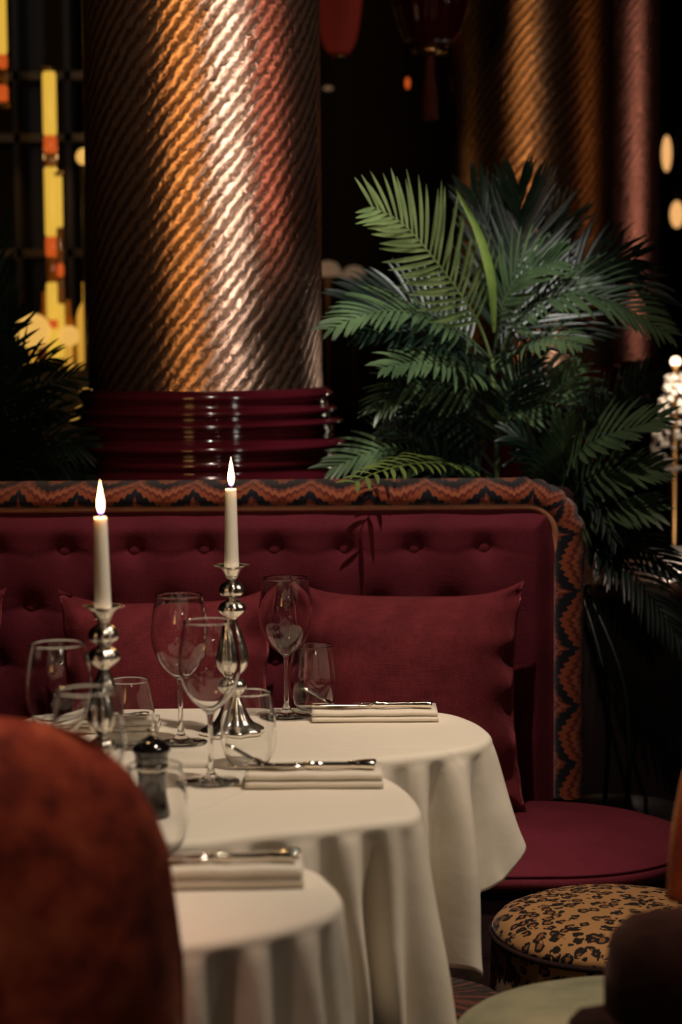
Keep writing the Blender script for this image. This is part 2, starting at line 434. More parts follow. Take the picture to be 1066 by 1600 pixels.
# border roll cross-section (offset outwards, y)
wd = zout-ztop; ws = (xo-xr)
sec = []
for k in range(13):
    a = PI*k/12*.94
    sec.append((math.sin(a/2)**1.0, -.012-.040*math.sin(a)+.11*(1-math.cos(a))/2))
sec = [(0.0, .0), (.06, -.006), (.18, -.014), (.36, -.020), (.55, -.019), (.72, -.012), (.86, .0), (.95, .018), (1.0, .06), (1.0, .15)]
sec = [(v.x, v.y) for v in crv([Vector((a, b, 0)) for a, b in sec], 3)]
bm = bmesh.new(); uvl = bm.loops.layers.uv.verify(); rings = []; dist = [0]
base = edge_path(0)
for i, p in enumerate(base):
    if i: dist.append(dist[-1]+(p-base[i-1]).length+ (.012 if 60 <= i <= 74 else 0))
    a = sstep(59, 75, i)
    if i < 60: nrm = Vector((0, 0, 1))
    elif i > 74: nrm = Vector((1, 0, 0))
    else: aa = PI/2*(1-(i-60)/14); nrm = Vector((math.cos(aa), 0, math.sin(aa)))
    wdt = wd*(1-a)+ws*a
    ruf = 1+.06*math.sin(i*2.1)*(1 if 59 < i < 76 else .12)
    rings.append([bm.verts.new(p+nrm*wdt*s_*ruf+Vector((0, y_, 0))) for (s_, y_) in sec])
for i in range(len(rings)-1):
    for j in range(len(sec)-1):
        f = bm.faces.new((rings[i][j], rings[i+1][j], rings[i+1][j+1], rings[i][j+1]))
        for l, (ii, jj) in zip(f.loops, ((i, j), (i+1, j), (i+1, j+1), (i, j+1))): l[uvl].uv = (dist[ii], jj*.0045)
obj('border', bm, M['stitch'], bq)
bm = bmesh.new(); tube(bm, [p+Vector((0, .075, 0)) for p in [q+Vector((ws*.985, 0, 0)) for q in edge_path(0)[78:]]], .004, 8); 
o = obj('side_piping', bm, M['piping'], bq)
obj('back_body', bx((xl, .10, .02), (xo-.012, .19, zout-.02), .02), M['darkcloth'], bq)
# seat, stadium end
pe = at_z(1073, 1270, seatz)
sx1 = pe.x; rr = .275; ycen = YB-.28
def seat_out(grow, n=40):
    pts = [Vector((xl, -.555-grow, 0))]
    for i in range(1, 40): pts.append(Vector((xl+(sx1-rr-xl)*i/40, -.28-rr-grow, 0)))
    for i in range(n+1):
        a = -PI/2+PI*i/n; pts.append(Vector((sx1-rr+(rr+grow)*math.cos(a)*1.0, -.28+(rr+grow)*math.sin(a), 0)))
    for i in range(1, 41): pts.append(Vector((sx1-rr+(xl-sx1+rr)*i/40, -.28+rr+grow, 0)))
    return pts
def slab(outf, rows, crown=0, m=None, name='', parent=None, cx=0):
    bm = bmesh.new(); R_ = []
    for (g_, z) in rows:
        R_.append([bm.verts.new((p.x, p.y, z)) for p in outf(g_)])
    for a, b in zip(R_, R_[1:]):
        for k in range(len(a)): bm.faces.new((a[k], a[(k+1) % len(a)], b[(k+1) % len(a)], b[k]))
    bm.faces.new(R_[-1]); bm.faces.new(R_[0][::-1])
    return obj(name, bm, m, parent)
slab(seat_out, [(-.03, .40), (-.004, .402), (.004, .41), (.007, .418), (.004, .426), (-.010, .436), (-.03, .446), (-.07, .456), (-.14, .462), (-.22, .465)], 0, M['seat'], 'seat_cushion', bq)
bm = bmesh.new(); tube(bm, [p+Vector((0, 0, .432)) for p in seat_out(.000)], .0035, 8); obj('seat_piping', bm, M['seat'], bq)
slab(seat_out, [(-.05, .0), (-.05, .02), (-.02, .06), (-.015, .398)], 0, M['darkcloth'], 'seat_base', bq)  # dark cloth up to the seam stands in for shade below the cushion

# ------------------------------------------------------------------ cushions
def cushion(label, W, H, T, loc, lean, rz, rr_=0, seed=0):
    bm = bmesh.new(); n = 56; sides = []
    for side in (-1, 1):
        gr = []
        for i in range(n+1):
            row = []
            for j in range(n+1):
                u, v = -1+2*i/n, -1+2*j/n
                # bow the edges in so the corners stick out
                x = u*W/2*(1-.10*(1-v*v)*abs(u)**2)
                z = v*H/2*(1-.15*(1-u**4)*abs(v)**2)
                eu, ev = 1-abs(u)**2.6, 1-abs(v)**2.6
                th = T/2*(max(0, eu)*max(0, ev))**.85
                wr_ = .016*math.sin((v*13+seed)+1.8*noise.noise((u*2, v*3, seed)))*math.exp(-(1-abs(u))/.22)*sstep(0, .12, 1-abs(u))*(1 if u > 0 else .8)
                wr_ += .010*math.sin(u*15+seed*2)*math.exp(-(1-abs(v))/.14)*sstep(0, .1, 1-abs(v))
                th += wr_+ .006*noise.noise((u*1.6+seed, v*1.6, 3.1))*eu*ev
                if abs(u) == 1 or abs(v) == 1: th = 0
                x += .006*noise.noise((v*4+seed, u, 5))*abs(u)**4
                row.append(bm.verts.new((x, side*max(th, 0), z+H/2)))
            gr.append(row)
        for i in range(n):
            for j in range(n): bm.faces.new((gr[i][j], gr[i+1][j], gr[i+1][j+1], gr[i][j+1]))
    bmesh.ops.remove_doubles(bm, verts=bm.verts, dist=.0004)
    o = obj('throw_cushion', bm, M['cushion'], None, loc=loc, rot=(lean, rr_, rz))
    return tag(o, label, 'cushion', 'velvet throw cushions on the banquette')
pr = at_y(640, 1236, 4.02)
cushion('rose velvet cushion leaning at the right end of the banquette, under three buttons', .45, .445, .25, (pr.x-.003, 3.985, seatz+.004), math.radians(-14), .03, math.radians(1), 1)
pr = at_y(266, 1236, 4.02)
cushion('rose velvet cushion behind the two candlesticks', .42, .435, .25, (pr.x, 3.985, seatz+.004), math.radians(-14), 0, math.radians(-1), 4)
pr = at_y(-165, 1236, 4.02)
cushion('rose velvet cushion cut off by the left edge of the frame', .445, .435, .25, (pr.x-.01, 3.985, seatz+.004), math.radians(-14), 0, 0, 8)

# ------------------------------------------------------------------ tablecloths and tables
TZ = .76
def cloth(label, outline_px, ctrl, folds, m, corner=.012):
    out = [at_z(x, y, TZ) for x, y in outline_px]
    out = resample(crv(out, 14, True), 560)
    n = len(out); cen = sum(out, Vector())/n
    area = sum(out[i].x*out[(i+1) % n].y-out[(i+1) % n].x*out[i].y for i in range(n))
    sgn = 1 if area > 0 else -1
    nrm = []
    for i in range(n):
        t = (out[(i+3) % n]-out[i-3]).normalized(); nrm.append(Vector((t.y, -t.x, 0))*sgn)
    def tpar(px, py):
        q = at_z(px, py, TZ); return min(range(n), key=lambda i: (out[i]-q).length)/n
    cs = sorted((tpar(x, y), d, f) for (x, y, d, f) in ctrl)
    def ev(t, k):
        for a in range(len(cs)):
            b = (a+1) % len(cs); t0, t1 = cs[a][0], cs[b][0]
            if b == 0: t1 += 1
            tt = t if t >= t0 else t+1
            if t0 <= tt <= t1: 
                s = sstep(0, 1, (tt-t0)/max(1e-6, t1-t0)); return cs[a][k]*(1-s)+cs[b][k]*s
        return cs[0][k]
    fl = [(tpar(x, y), w_, a_) for (x, y, w_, a_) in folds]
    def fold(t):
        v = 0
        for (c0, w_, a_) in fl:
            d = (t-c0+.5) % 1-.5; v += a_*math.exp(-(d/w_)**2)
        return v
    bm = bmesh.new(); rows = []
    K = 16
    c0 = bm.verts.new(cen+Vector((0, 0, .001)))
    for k in range(1, K+1):
        s = k/K
        sm = []
        for i in range(n):
            p = cen.lerp(out[i]-nrm[i]*corner, s)
            zz = .0012*noise.noise((p.x*14, p.y*14, 0))
            sm.append(bm.verts.new((p.x, p.y, TZ+.001+zz*(1 if k < K else .3))))
        rows.append(sm)
    for k in range(1, 5):
        a = PI/2*k/5
        rows.append([bm.verts.new(out[i]-nrm[i]*corner*(1-math.sin(a))+Vector((0, 0, -corner*(1-math.cos(a))+.001))) for i in range(n)])
    S = 44
    for k in range(0, S+1):
        s = k/S; r = []
        for i in range(n):
            t = i/n; D = ev(t, 1); fr = ev(t, 2); g_ = fold(t)
            o_ = fr*s+2.1*g_*(s**.7)*(1-.15*s)+.004*math.sin(t*2*PI*31+5*s)*s
            o_ += .008*s*noise.noise((t*26, s*2.2, 1.7))
            p = out[i]+nrm[i]*o_
            # folds lean sideways a little
            tn = Vector((-nrm[i].y, nrm[i].x, 0)); p += tn*.010*s*noise.noise((t*18, s*1.5, 9.3))
            p.z = TZ-corner-D*s*(1-.02*abs(g_)/.03)
            r.append(bm.verts.new(p))
        rows.append(r)
    for i in range(n): bm.faces.new((c0, rows[0][i], rows[0][(i+1) % n]))
    for a, b in zip(rows, rows[1:]):
        for i in range(n): bm.faces.new((a[i], a[(i+1) % n], b[(i+1) % n], b[i]))
    o = obj('tablecloth', bm, m)
    md = o.modifiers.new('hem', 'SOLIDIFY'); md.thickness = .0015; md.offset = -1
    return tag(o, label, 'tablecloth', 'white tablecloths'), cen, out
def under_table(label, cen, out, rz=0):
    t = thing('dining_table', label, 'table', (cen.x, cen.y, 0), 0, 'small pedestal tables under the cloths')
    bm = bmesh.new(); top = [bm.verts.new(((p.x-cen.x)*.93, (p.y-cen.y)*.89, TZ-.003)) for p in out[::6]]
    bot = [bm.verts.new((v.co.x, v.co.y, TZ-.03)) for v in top]
    bm.faces.new(top); bm.faces.new(bot[::-1])
    for i in range(len(top)): bm.faces.new((top[i], top[(i+1) % len(top)], bot[(i+1) % len(top)], bot[i]))
    obj('tabletop', bm, M['blackwood'], t, False)
    bm = bmesh.new(); lathe(bm, [(.16, 0), (.16, .012), (.03, .03), (.025, .1), (.025, TZ-.03)], 32, cap0=True); obj('pedestal', bm, M['blackwood'], t)
T1 = [(-20, 1150), (20, 1128), (80, 1114), (180, 1108), (300, 1106), (450, 1105), (580, 1107), (690, 1113), (738, 1125), (764, 1141), (769, 1152), (752, 1163), (720, 1171), (680, 1177), (620, 1184), (560, 1188), (430, 1190), (300, 1190), (150, 1190), (40, 1185), (-10, 1172)]
ctrl1 = [(300, 1106, .22, .02), (600, 1108, .20, .02), (738, 1125, .16, .02), (768, 1150, .155, .028), (757, 1161, .20, .03), (749, 1164, .215, .02), (741, 1167, .350, .005), (700, 1174, .315, .0), (660, 1179, .33, .01), (600, 1186, .30, .01), (300, 1190, .26, .0), (0, 1170, .24, .02)]
folds1 = [(768, 1152, .014, .010), (742, 1166, .009, -.018), (715, 1172, .013, .030), (683, 1177, .008, -.034), (655, 1180, .011, .018), (625, 1184, .010, -.020), (595, 1186, .012, .02)]
L1 = linen('tablecloth_far', (.80, .735, .62), (.77, .70, .59), [(.0, 1, at_z(500, 1174, TZ).y), (.75, .66, at_z(560, 1165, TZ).x*.75+at_z(560, 1165, TZ).y*.66)])
_, cen, out = cloth('white tablecloth on the farthest table, longest drape at the right', T1, ctrl1, folds1, L1)
under_table('black pedestal table hidden under the farthest cloth', cen, out)
T2 = [(-60, 1260), (-40, 1225), (60, 1205), (200, 1200), (350, 1199), (480, 1200), (560, 1203), (605, 1214), (640, 1236), (659, 1262), (652, 1275), (620, 1282), (560, 1288), (488, 1297), (400, 1304), (305, 1316), (180, 1318), (40, 1312), (-40, 1296)]
ctrl2 = [(300, 1199, .14, .0), (560, 1203, .14, .0), (640, 1236, .20, .015), (659, 1264, .27, .02), (648, 1276, .30, .03), (610, 1283, .30, .02), (560, 1288, .24, .0), (520, 1293, .26, .0), (420, 1302, .30, .02), (200, 1326, .26, .0), (-40, 1270, .24, .02)]
folds2 = [(655, 1272, .012, .012), (632, 1280, .008, -.016), (612, 1283, .010, .012), (585, 1286, .009, -.040), (545, 1290, .013, .028), (512, 1294, .010, -.030), (470, 1299, .016, .030), (420, 1302, .016, -.035), (375, 1307, .010, .02)]
L2 = linen('tablecloth_middle', (.80, .735, .62), (.77, .70, .59), [(.9, -.42, at_z(345, 1255, TZ).x*.9-at_z(345, 1255, TZ).y*.42), (0, 1, at_z(300, 1262, TZ).y)])
_, cen, out = cloth('white tablecloth on the middle table, carrying the pepper mill', T2, ctrl2, folds2, L2)
under_table('black pedestal table hidden under the middle cloth', cen, out)
T3 = [(-140, 1420), (-110, 1370), (0, 1356), (150, 1346), (300, 1336), (390, 1341), (485, 1356), (520, 1378), (537, 1403), (525, 1420), (493, 1436), (430, 1454), (367, 1466), (278, 1478), (150, 1484), (0, 1476), (-110, 1455)]
ctrl3 = [(150, 1326, .14, .0), (400, 1340, .16, .0), (520, 1378, .24, .0), (537, 1403, .26, .005), (500, 1434, .30, .02), (430, 1454, .30, .02), (300, 1476, .26, .0), (100, 1482, .24, .0), (-120, 1410, .24, .0)]
folds3 = [(532, 1412, .012, .010), (508, 1430, .010, -.020), (480, 1440, .014, .016), (440, 1452, .012, -.026), (400, 1460, .014, .022), (350, 1469, .014, -.028), (300, 1475, .016, .02)]
L3 = linen('tablecloth_near', (.80, .735, .62), (.77, .70, .59))
_, cen, out = cloth('white tablecloth on the nearest table, beside the rust chair back', T3, ctrl3, folds3, L3)
under_table('black pedestal table hidden under the nearest cloth', cen, out)

# ------------------------------------------------------------------ tableware
ST = TZ+.0022
def shell(outer, wall=.0011, floor_i=0, tip=True):
    """closed profile: outer (r,z) from the bottom centre up to the rim, then back down the inside from index floor_i"""
    inner = [(max(r-wall, .0004), z+(.0006 if r < .02 else 0)) for r, z in outer[floor_i:]][::-1]
    return outer+inner
def wineglass(label, loc, rz=0, k=1.0):
    t = thing('wine_glass', label, 'wine glass', loc, rz, 'wine glasses on the tables')
    bm = bmesh.new()
    stem = [(.0005, .0), (.020, .0), (.040, .0004), (.0405, .0012), (.038, .0022), (.025, .0036), (.014, .006), (.007, .0115), (.0045, .020), (.0037, .035), (.0035, .070), (.0038, .088), (.0050, .0955), (.0060, .098)]
    bm = lathe(bm, stem+[(.0006, .098)], 40); obj('stem_and_foot', bm, M['glass'], t)
    b = [(.0006, .098), (.005, .0982), (.0095, .101), (.0165, .107), (.0250, .1155), (.0330, .127), (.0385, .139), (.0420, .152), (.0433, .163), (.0430, .176), (.0415, .190), (.0395, .204), (.0372, .216), (.0355, .2255)]
    b = [(v.x, v.y) for v in crv([Vector((r, z, 0)) for r, z in b], 3)]
    inn = [(max(r-.0009, .0006), z+.0035*math.exp(-r/.008)) for r, z in b][::-1]
    bm = bmesh.new(); lathe(bm, b+[((b[-1][0]-.0004), b[-1][1]+.0006)]+inn, 64); obj('bowl', bm, M['glass'], t)
    t.scale = (k, k, k); return t
def tumbler(label, loc, k=1.0):
    b = [(.0006, 0), (.020, 0), (.0255, .0015), (.0305, .007), (.0355, .017), (.0390, .029), (.0405, .041), (.0402, .054), (.0388, .068), (.0365, .083), (.0340, .098), (.0325, .106)]
    b = [(v.x, v.y) for v in crv([Vector((r, z, 0)) for r, z in b], 3)]
    inn = [(max(r-.0010, .0006), z+.004*math.exp(-max(0, r-.0)/.03)*(1 if z < .03 else max(0, 1-(z-.03)/.03))) for r, z in b][::-1]
    bm = bmesh.new(); lathe(bm, b+[(b[-1][0]-.0005, b[-1][1]+.0006)]+inn, 64)
    o = obj('water_glass', bm, M['glass'], loc=loc); o.scale = (k, k, k)
    return tag(o, label, 'water glass', 'stemless water glasses on the tables')
def on(px, py): p = at_z(px, py, ST); return (p.x, p.y, ST)
wineglass('stemmed wine glass at the far right setting, left of the far napkin', on(448, 1119))
wineglass('stemmed wine glass just left of the farther candlestick', on(283, 1160))
wineglass('stemmed wine glass in front of the farther candlestick, on the middle table', on(330, 1222))
wineglass('leftmost stemmed wine glass, above the rust chair back', on(95, 1275))
wineglass('blurred wine glass overlapping the nearer candlestick, nearest of the wine glasses', on(142, 1378), k=.985)
tumbler('stemless water glass behind the far napkin\'s left end', on(490, 1108))
tumbler('stemless water glass at the left end of the middle table\'s napkin', on(389, 1195))
tumbler('stemless water glass right of the nearer candlestick', on(203, 1166), .95)
tumbler('blurred stemless water glass behind the rust chair\'s right edge', on(244, 1330))

# candlesticks with petal pans
def candlestick(label, loc, rz):
    t = thing('candlestick', label, 'candlestick', loc, rz, 'silver candlesticks')
    prof = [(.0005, .004), (.044, .0), (.049, .003), (.048, .008), (.040, .013), (.030, .018), (.022, .030), (.0165, .044), (.0115, .054), (.0095, .060), (.017, .066), (.0205, .074), (.018, .082), (.0105, .087), (.0115, .092),
            (.0190, .100), (.0235, .112), (.0235, .124), (.0195, .142), (.0135, .160), (.0085, .174), (.0075, .180), (.0125, .184), (.0195, .191), (.0205, .197), (.0165, .204), (.0085, .209), (.0100, .213), (.0175, .218), (.0190, .226), (.0150, .234), (.0075, .239), (.0075, .242), (.011, .246)]
    pr_ = [(v.x, v.y) for v in crv([Vector((r, z, 0)) for r, z in prof], 4)]
    def lob(a, r, z): return (.07*math.cos(8*a) if z < .06 else (.06*math.cos(8*a+.3*math.sin(z*90)) if .06 < z < .235 else 0))*min(1, r/.02)
    bm = bmesh.new(); lathe(bm, pr_, 96, lobes=lob); obj('stem_and_foot', bm, M['silver'], t)
    def lp(a, r, z): return .09*math.cos(6*a)*max(0, (r-.014)/.012)
    pan = [(.009, .243), (.0115, .249), (.0150, .256), (.0205, .261), (.0265, .2625), (.0270, .2633), (.0205, .2625), (.0150, .2585), (.0105, .2535), (.0006, .2530)]
    bm = bmesh.new(); lathe(bm, pan, 72, lobes=lp); obj('drip_pan', bm, M['silver'], t)
    return t
def candle(label, loc, H, lean=(0, 0)):
    t = thing('taper_candle', label, 'candle', loc, 0, 'lit taper candles'); t.rotation_euler = (lean[0], lean[1], 0)
    bm = bmesh.new(); lathe(bm, [(.0006, 0), (.0113, 0), (.0115, .003), (.0098, H*.6), (.0088, H-.003), (.0083, H), (.005, H-.0012), (.0006, H-.002)], 32)
    wb = obj('wax_body', bm, M['wax'], t)
    bm = bmesh.new(); tube(bm, [(0, 0, H-.003), (.0004, 0, H+.004), (.0012, 0, H+.009)], .0008, 6); obj('wick', bm, M['wick'], wb)
    bm = bmesh.new(); pf = [(.0003, 0), (.0028, .002), (.0042, .006), (.0050, .012), (.0046, .019), (.0034, .027), (.0020, .035), (.0009, .041), (.0002, .046)]
    lathe(bm, [(v.x, v.y) for v in crv([Vector((r, z, 0)) for r, z in pf], 3)], 20, cap0=True, cap1=True)
    obj('flame', bm, M['flame'], t, loc=(.0008, 0, H+.003))
    l = light('POINT', 'candle_light', (0, 0, 0), (0, 0, -1), .50, (1, .55, .22), .012)
    l.location = (0, 0, H+.022); l.rotation_euler = (0, 0, 0); l.parent = t
    return t
c1 = on(365, 1146); c2 = on(166, 1252)
candlestick('ornate silver candlestick on the farthest table, holding the higher candle', c1, .2)
candlestick('ornate silver candlestick on the middle table, near the left', c2, .9)
candle('lit ivory taper candle on the farther candlestick, its flame higher in the photo', (c1[0], c1[1], ST+.2532), .128)
candle('lit ivory taper candle on the left candlestick', (c2[0], c2[1], ST+.2532), .128, (0, math.radians(-.6)))

# pepper mill
pm = on(238, 1276)
t = thing('pepper_mill', 'small black pepper mill on the middle table, beside the rust chair back', 'pepper mill', pm)
bm = bmesh.new(); lathe(bm, [(.0005, 0), (.024, 0), (.0255, .003), (.0245, .012), (.0205, .030), (.0195, .045), (.0215, .058), (.0225, .062), (.0005, .062)], 40); obj('body', bm, M['mill'], t)
bm = bmesh.new(); lathe(bm, [(.0225, .062), (.0235, .0635), (.0235, .068), (.0225, .0695)], 40); obj('metal_collar', bm, M['steel'], t)
bm = bmesh.new(); lathe(bm, [(.0005, .0695), (.0220, .0695), (.0215, .080), (.0225, .084), (.0255, .087), (.0250, .091), (.020, .097), (.012, .101), (.006, .104), (.0005, .105)], 40); obj('cap', bm, M['mill'], t)
bm = bmesh.new(); lathe(bm, [(.0005, .1045), (.0045, .105), (.004, .108), (.0062, .111), (.0062, .114), (.004, .1165), (.0005, .117)], 24); obj('top_knob', bm, M['steel'], t)

# napkins: folded, stacked layers
def napkin(label, px, py, W, D, rz=0, H=.018):
    """px,py: front right lower corner"""
    p = at_z(px, py, ST)
    bm = bmesh.new(); layers = 2
    for k in range(layers):
        z0 = H*k/layers; z1 = H*(k+1)/layers-.0008
        # each layer a rounded-front strip: profile in y,z
        prof = [(D, z0), (D, z1), (.012, z1)]+[(.006-.006*math.sin(a)*(1), (z0+z1)/2+(z1-z0)/2*math.cos(a)) for a in [PI*q/6 for q in range(7)]]+[(.012, z0)]
        n_ = 24; rg = []
        for i in range(n_+1):
            x = -W+W*i/n_; wv = .0006*math.sin(i*.7+k)
            e = .002*k*(1 if i == n_ else 0)
            rg.append([bm.verts.new((x-e, y+(.0015*k), z+wv*(z/H))) for (y, z) in prof])
        for a, b in zip(rg, rg[1:]):
            for q in range(len(prof)): bm.faces.new((a[q], a[(q+1) % len(prof)], b[(q+1) % len(prof)], b[q]))
        bm.faces.new(rg[0]); bm.faces.new(rg[-1][::-1])
    o = obj('folded_napkin', bm, M['napkin'], loc=(p.x, p.y, ST), rot=(0, 0, rz))
    tag(o, label, 'napkin', 'folded white napkins'); return o, p
def fork(label, loc, rz):
    t = thing('fork', label, 'fork', loc, rz, 'silver forks on the napkins')
    def zz(x): return .0035+ .030*sstep(.140, .215, x)**1.3 + .003*sstep(.05, .0, x)
    bm = bmesh.new(); S = []
    N_ = 40
    for i in range(N_+1):
        x = .165*i/N_
        wd_ = .0105*math.exp(-((x-.012)/.022)**2)+.0035+.0085*sstep(.128, .150, x)
        th = .0014+.0008*math.exp(-((x-.02)/.03)**2)
        z = zz(x)
        S.append([bm.verts.new((-x, y*wd_, z+s*th)) for (y, s) in ((-1, 0), (-.6, 1), (.6, 1), (1, 0), (.6, -1), (-.6, -1))])
    for a, b in zip(S, S[1:]):
        for q in range(6): bm.faces.new((a[q], a[(q+1) % 6], b[(q+1) % 6], b[q]))
    bm.faces.new(S[0]); bm.faces.new(S[-1][::-1])
    for sgn in (-1, 1):
        for x in (.030, .036, .110):
            bmesh.ops.create_uvsphere(bm, u_segments=10, v_segments=6, radius=.0028, matrix=Matrix.Translation((-x, sgn*.0032, zz(x)+.0008)))
    obj('handle', bm, M['steel'], t)
    for k in range(4):
        y = -.0090+.006*k; bm = bmesh.new()
        tube(bm, [(-x, y, zz(x)) for x in (.160, .172, .184, .196, .208)], lambda q: .0017*(1-.6*q), 6); obj('tine', bm, M['steel'], t)
    return t
def knife(label, loc, rz):
    t = thing('table_knife', label, 'knife', loc, rz, 'silver knives on the napkins')
    bm = bmesh.new(); pts = [(-.098*i/30, 0, .0062) for i in range(31)]
    def rd(q):
        x = .098*q
        return .0045+.0016*math.exp(-((x-.010)/.012)**2)+.0018*math.exp(-((x-.088)/.003)**2)+.0012*math.exp(-((x-.078)/.003)**2)+.001*math.exp(-((x-.026)/.003)**2)
    tube(bm, pts, rd, 14); obj('handle', bm, M['steel'], t)
    bm = bmesh.new(); S = []
    for i in range(21):
        x = .097+.115*i/20; h = .009*(1-.75*sstep(.75, 1, i/20))*(.6+.4*sstep(0, .1, i/20))
        S.append([bm.verts.new((-x, y*h, .0058+s)) for (y, s) in ((-1, .0008), (1, .0003), (1, -.0003), (-1, -.0008))])
    for a, b in zip(S, S[1:]):
        for q in range(4): bm.faces.new((a[q], a[(q+1) % 4], b[(q+1) % 4], b[q]))
    bm.faces.new(S[0]); bm.faces.new(S[-1][::-1]); obj('blade', bm, M['steel'], t)
    return t
HN = .018
o, p = napkin('folded napkin at the right end of the farthest table', 686, 1128, .202, .075, 0)
fork('fork on the far right napkin, tines raised to the left', (p.x-.012, p.y+.045, ST+HN), math.radians(1))
knife('knife lying in front of the fork on the far right napkin', (p.x-.010, p.y+.022, ST+HN), math.radians(-1.5))
o, p = napkin('folded napkin on the middle table, right of the water glass', 600, 1232, .190, .075, 0, .022)
fork('fork on the middle table\'s napkin', (p.x-.010, p.y+.045, ST+.022), math.radians(2))
knife('knife on the middle table\'s napkin', (p.x-.012, p.y+.022, ST+.022), math.radians(-1))
o, p = napkin('blurred folded napkin on the nearest table', 476, 1388, .20, .078, math.radians(2), .024)
fork('fork on the nearest napkin', (p.x-.006, p.y+.050, ST+.024), math.radians(4))
knife('knife on the nearest napkin', (p.x-.010, p.y+.025, ST+.024), math.radians(0))
o, p = napkin('folded napkin at the left end of the farthest table, seen through glasses', 246, 1146, .19, .07, 0)
knife('knife lying on the far left napkin', (p.x-.012, p.y+.03, ST+HN), math.radians(20))

# ------------------------------------------------------------------ poufs and stools
def pouf(label, name, cat, cx, cy, R, z0, z1, mtop, mside=None, crown=.035, pip=None, group=None):
    t = thing(name, label, cat, (cx, cy, 0), 0, group)
    zs = z1-crown
    def wob(a, r, z): return .008*math.sin(3*a+1)+.006*math.sin(5*a)
    prof = [(R*.80, z0), (R*.96, z0+.01), (R*1.0, z0+.05), (R*1.02, (z0+zs)/2), (R*1.0, zs-.006), (R*.985, zs)]
    bm = bmesh.new(); lathe(bm, [(.001, z0)]+prof, 72, lobes=wob); obj('side', bm, mside or mtop, t)
    top = [(R*.985, zs), (R*1.0, zs+.006), (R*.985, zs+.014), (R*.93, zs+crown*.52), (R*.8, zs+crown*.76), (R*.6, zs+crown*.9), (R*.3, zs+crown), (.001, zs+crown)]
    bm = bmesh.new(); lathe(bm, top, 72, lobes=wob); obj('seat_top', bm, mtop, t)
    bm = bmesh.new(); tube(bm, [(R*1.0*(1+wob(a, 0, 0))*math.cos(a), R*1.0*(1+wob(a, 0, 0))*math.sin(a), zs) for a in [2*PI*i/90 for i in range(91)]], .005, 8); obj('piping', bm, pip or M['mill'], t)
    bm = bmesh.new(); lathe(bm, [(.001, 0), (R*.8, 0), (R*.8, z0+.005), (.001, z0+.005)], 40); obj('plinth', bm, M['blackwood'], t)
    return t
pouf('round leopard-print pouf between the banquette seat and the pale green stool', 'pouf', 'pouf', .445, 3.40, .205, .06, .452, M['leopard'], crown=.05, pip=M['darkcloth'])
pouf('pale green velvet round stool at the bottom of the frame', 'stool', 'stool', .375, 2.70, .235, .30, .503, M['green'], crown=.045, pip=M['green'])
# dark zigzag pouf under the tables
t = thing('patterned_pouf', 'dark zigzag woven pouf half hidden under the tablecloths', 'pouf', (.10, 3.00, 0))
bm = bmesh.new(); lathe(bm, [(.001, .02), (.14, .02), (.155, .06), (.16, .25), (.155, .38), (.13, .42), (.001, .43)], 60); obj('body', bm, M['zigzag'], t)
bm = bmesh.new(); lathe(bm, [(.001, 0), (.13, 0), (.13, .025), (.001, .025)], 40); obj('plinth', bm, M['blackwood'], t)

# ------------------------------------------------------------------ near chairs
def shellback(bm, cx, W, z0, z1, y0, th, curve=.10, rnd=.5, nse=0):
    """upholstered curved back: front/back skins with round top"""
    nx_, nz2 = 40, 40; skins = []
    for s in (-1, 1):
        g_ = []
        for i in range(nx_+1):
            u = -1+2*i/nx_; row = []
            for j in range(nz2+1):
                v = j/nz2
                top = z0+(z1-z0)*(1-rnd*(1-(max(0, 1-abs(u)**3.4))**(1/2.2)))
                z = z0+(top-z0)*v
                e = (1-abs(u)**5)**.5*(1-max(0, v)**4.5)**.6
                y = y0+curve*u*u+s*th/2*e+nse*noise.noise((u*4, v*4, s))
                row.append(bm.verts.new((cx+u*W/2, y, z)))
            g_.append(row)
        skins.append(g_)
        for i in range(nx_):
            for j in range(nz2): bm.faces.new((g_[i][j], g_[i+1][j], g_[i+1][j+1], g_[i][j+1]))
    bmesh.ops.remove_doubles(bm, verts=bm.verts, dist=.0005)
    return bm
ch = thing('velvet_chair', 'rust patterned velvet chair back filling the lower left corner', 'chair', (-.408, 2.03, 0))
bm = bmesh.new(); shellback(bm, 0, .50, .40, 1.030, -.03, .17, .05, .40, .008); obj('backrest', bm, M['rust'], ch)
obj('seat', bx((-.22, .0, .33), (.22, .22, .44), .04), M['rust'], ch)
for sx in (-1, 1):
    for y in (.03, .19):
        bm = bmesh.new(); tube(bm, [(sx*.19, y, .34), (sx*.2, y, 0)], lambda q: .018-.006*q, 10); obj('leg', bm, M['blackwood'], ch)

pa = at_y(1060, 1405, 2.20)
ch = thing('armchair', 'dark brown armchair with orange velvet inner back, cut off at the lower right', 'armchair', (pa.x+.16, 2.22, 0))
zz_ = at_y(1000, 1404, 2.26).z
X0 = at_y(960, 1500, 2.12).x-(pa.x+.16)
obj('armrest', bx((X0, -.12, .53), (X0+.17, .06, zz_), .075), M['brownfab'], ch)
obj('seat', bx((at_y(905, 1590, 2.05).x-(pa.x+.16), -.20, .30), (X0+.55, .0, at_y(905, 1566, 2.2).z), .04), M['brownfab'], ch)
bm = bmesh.new()
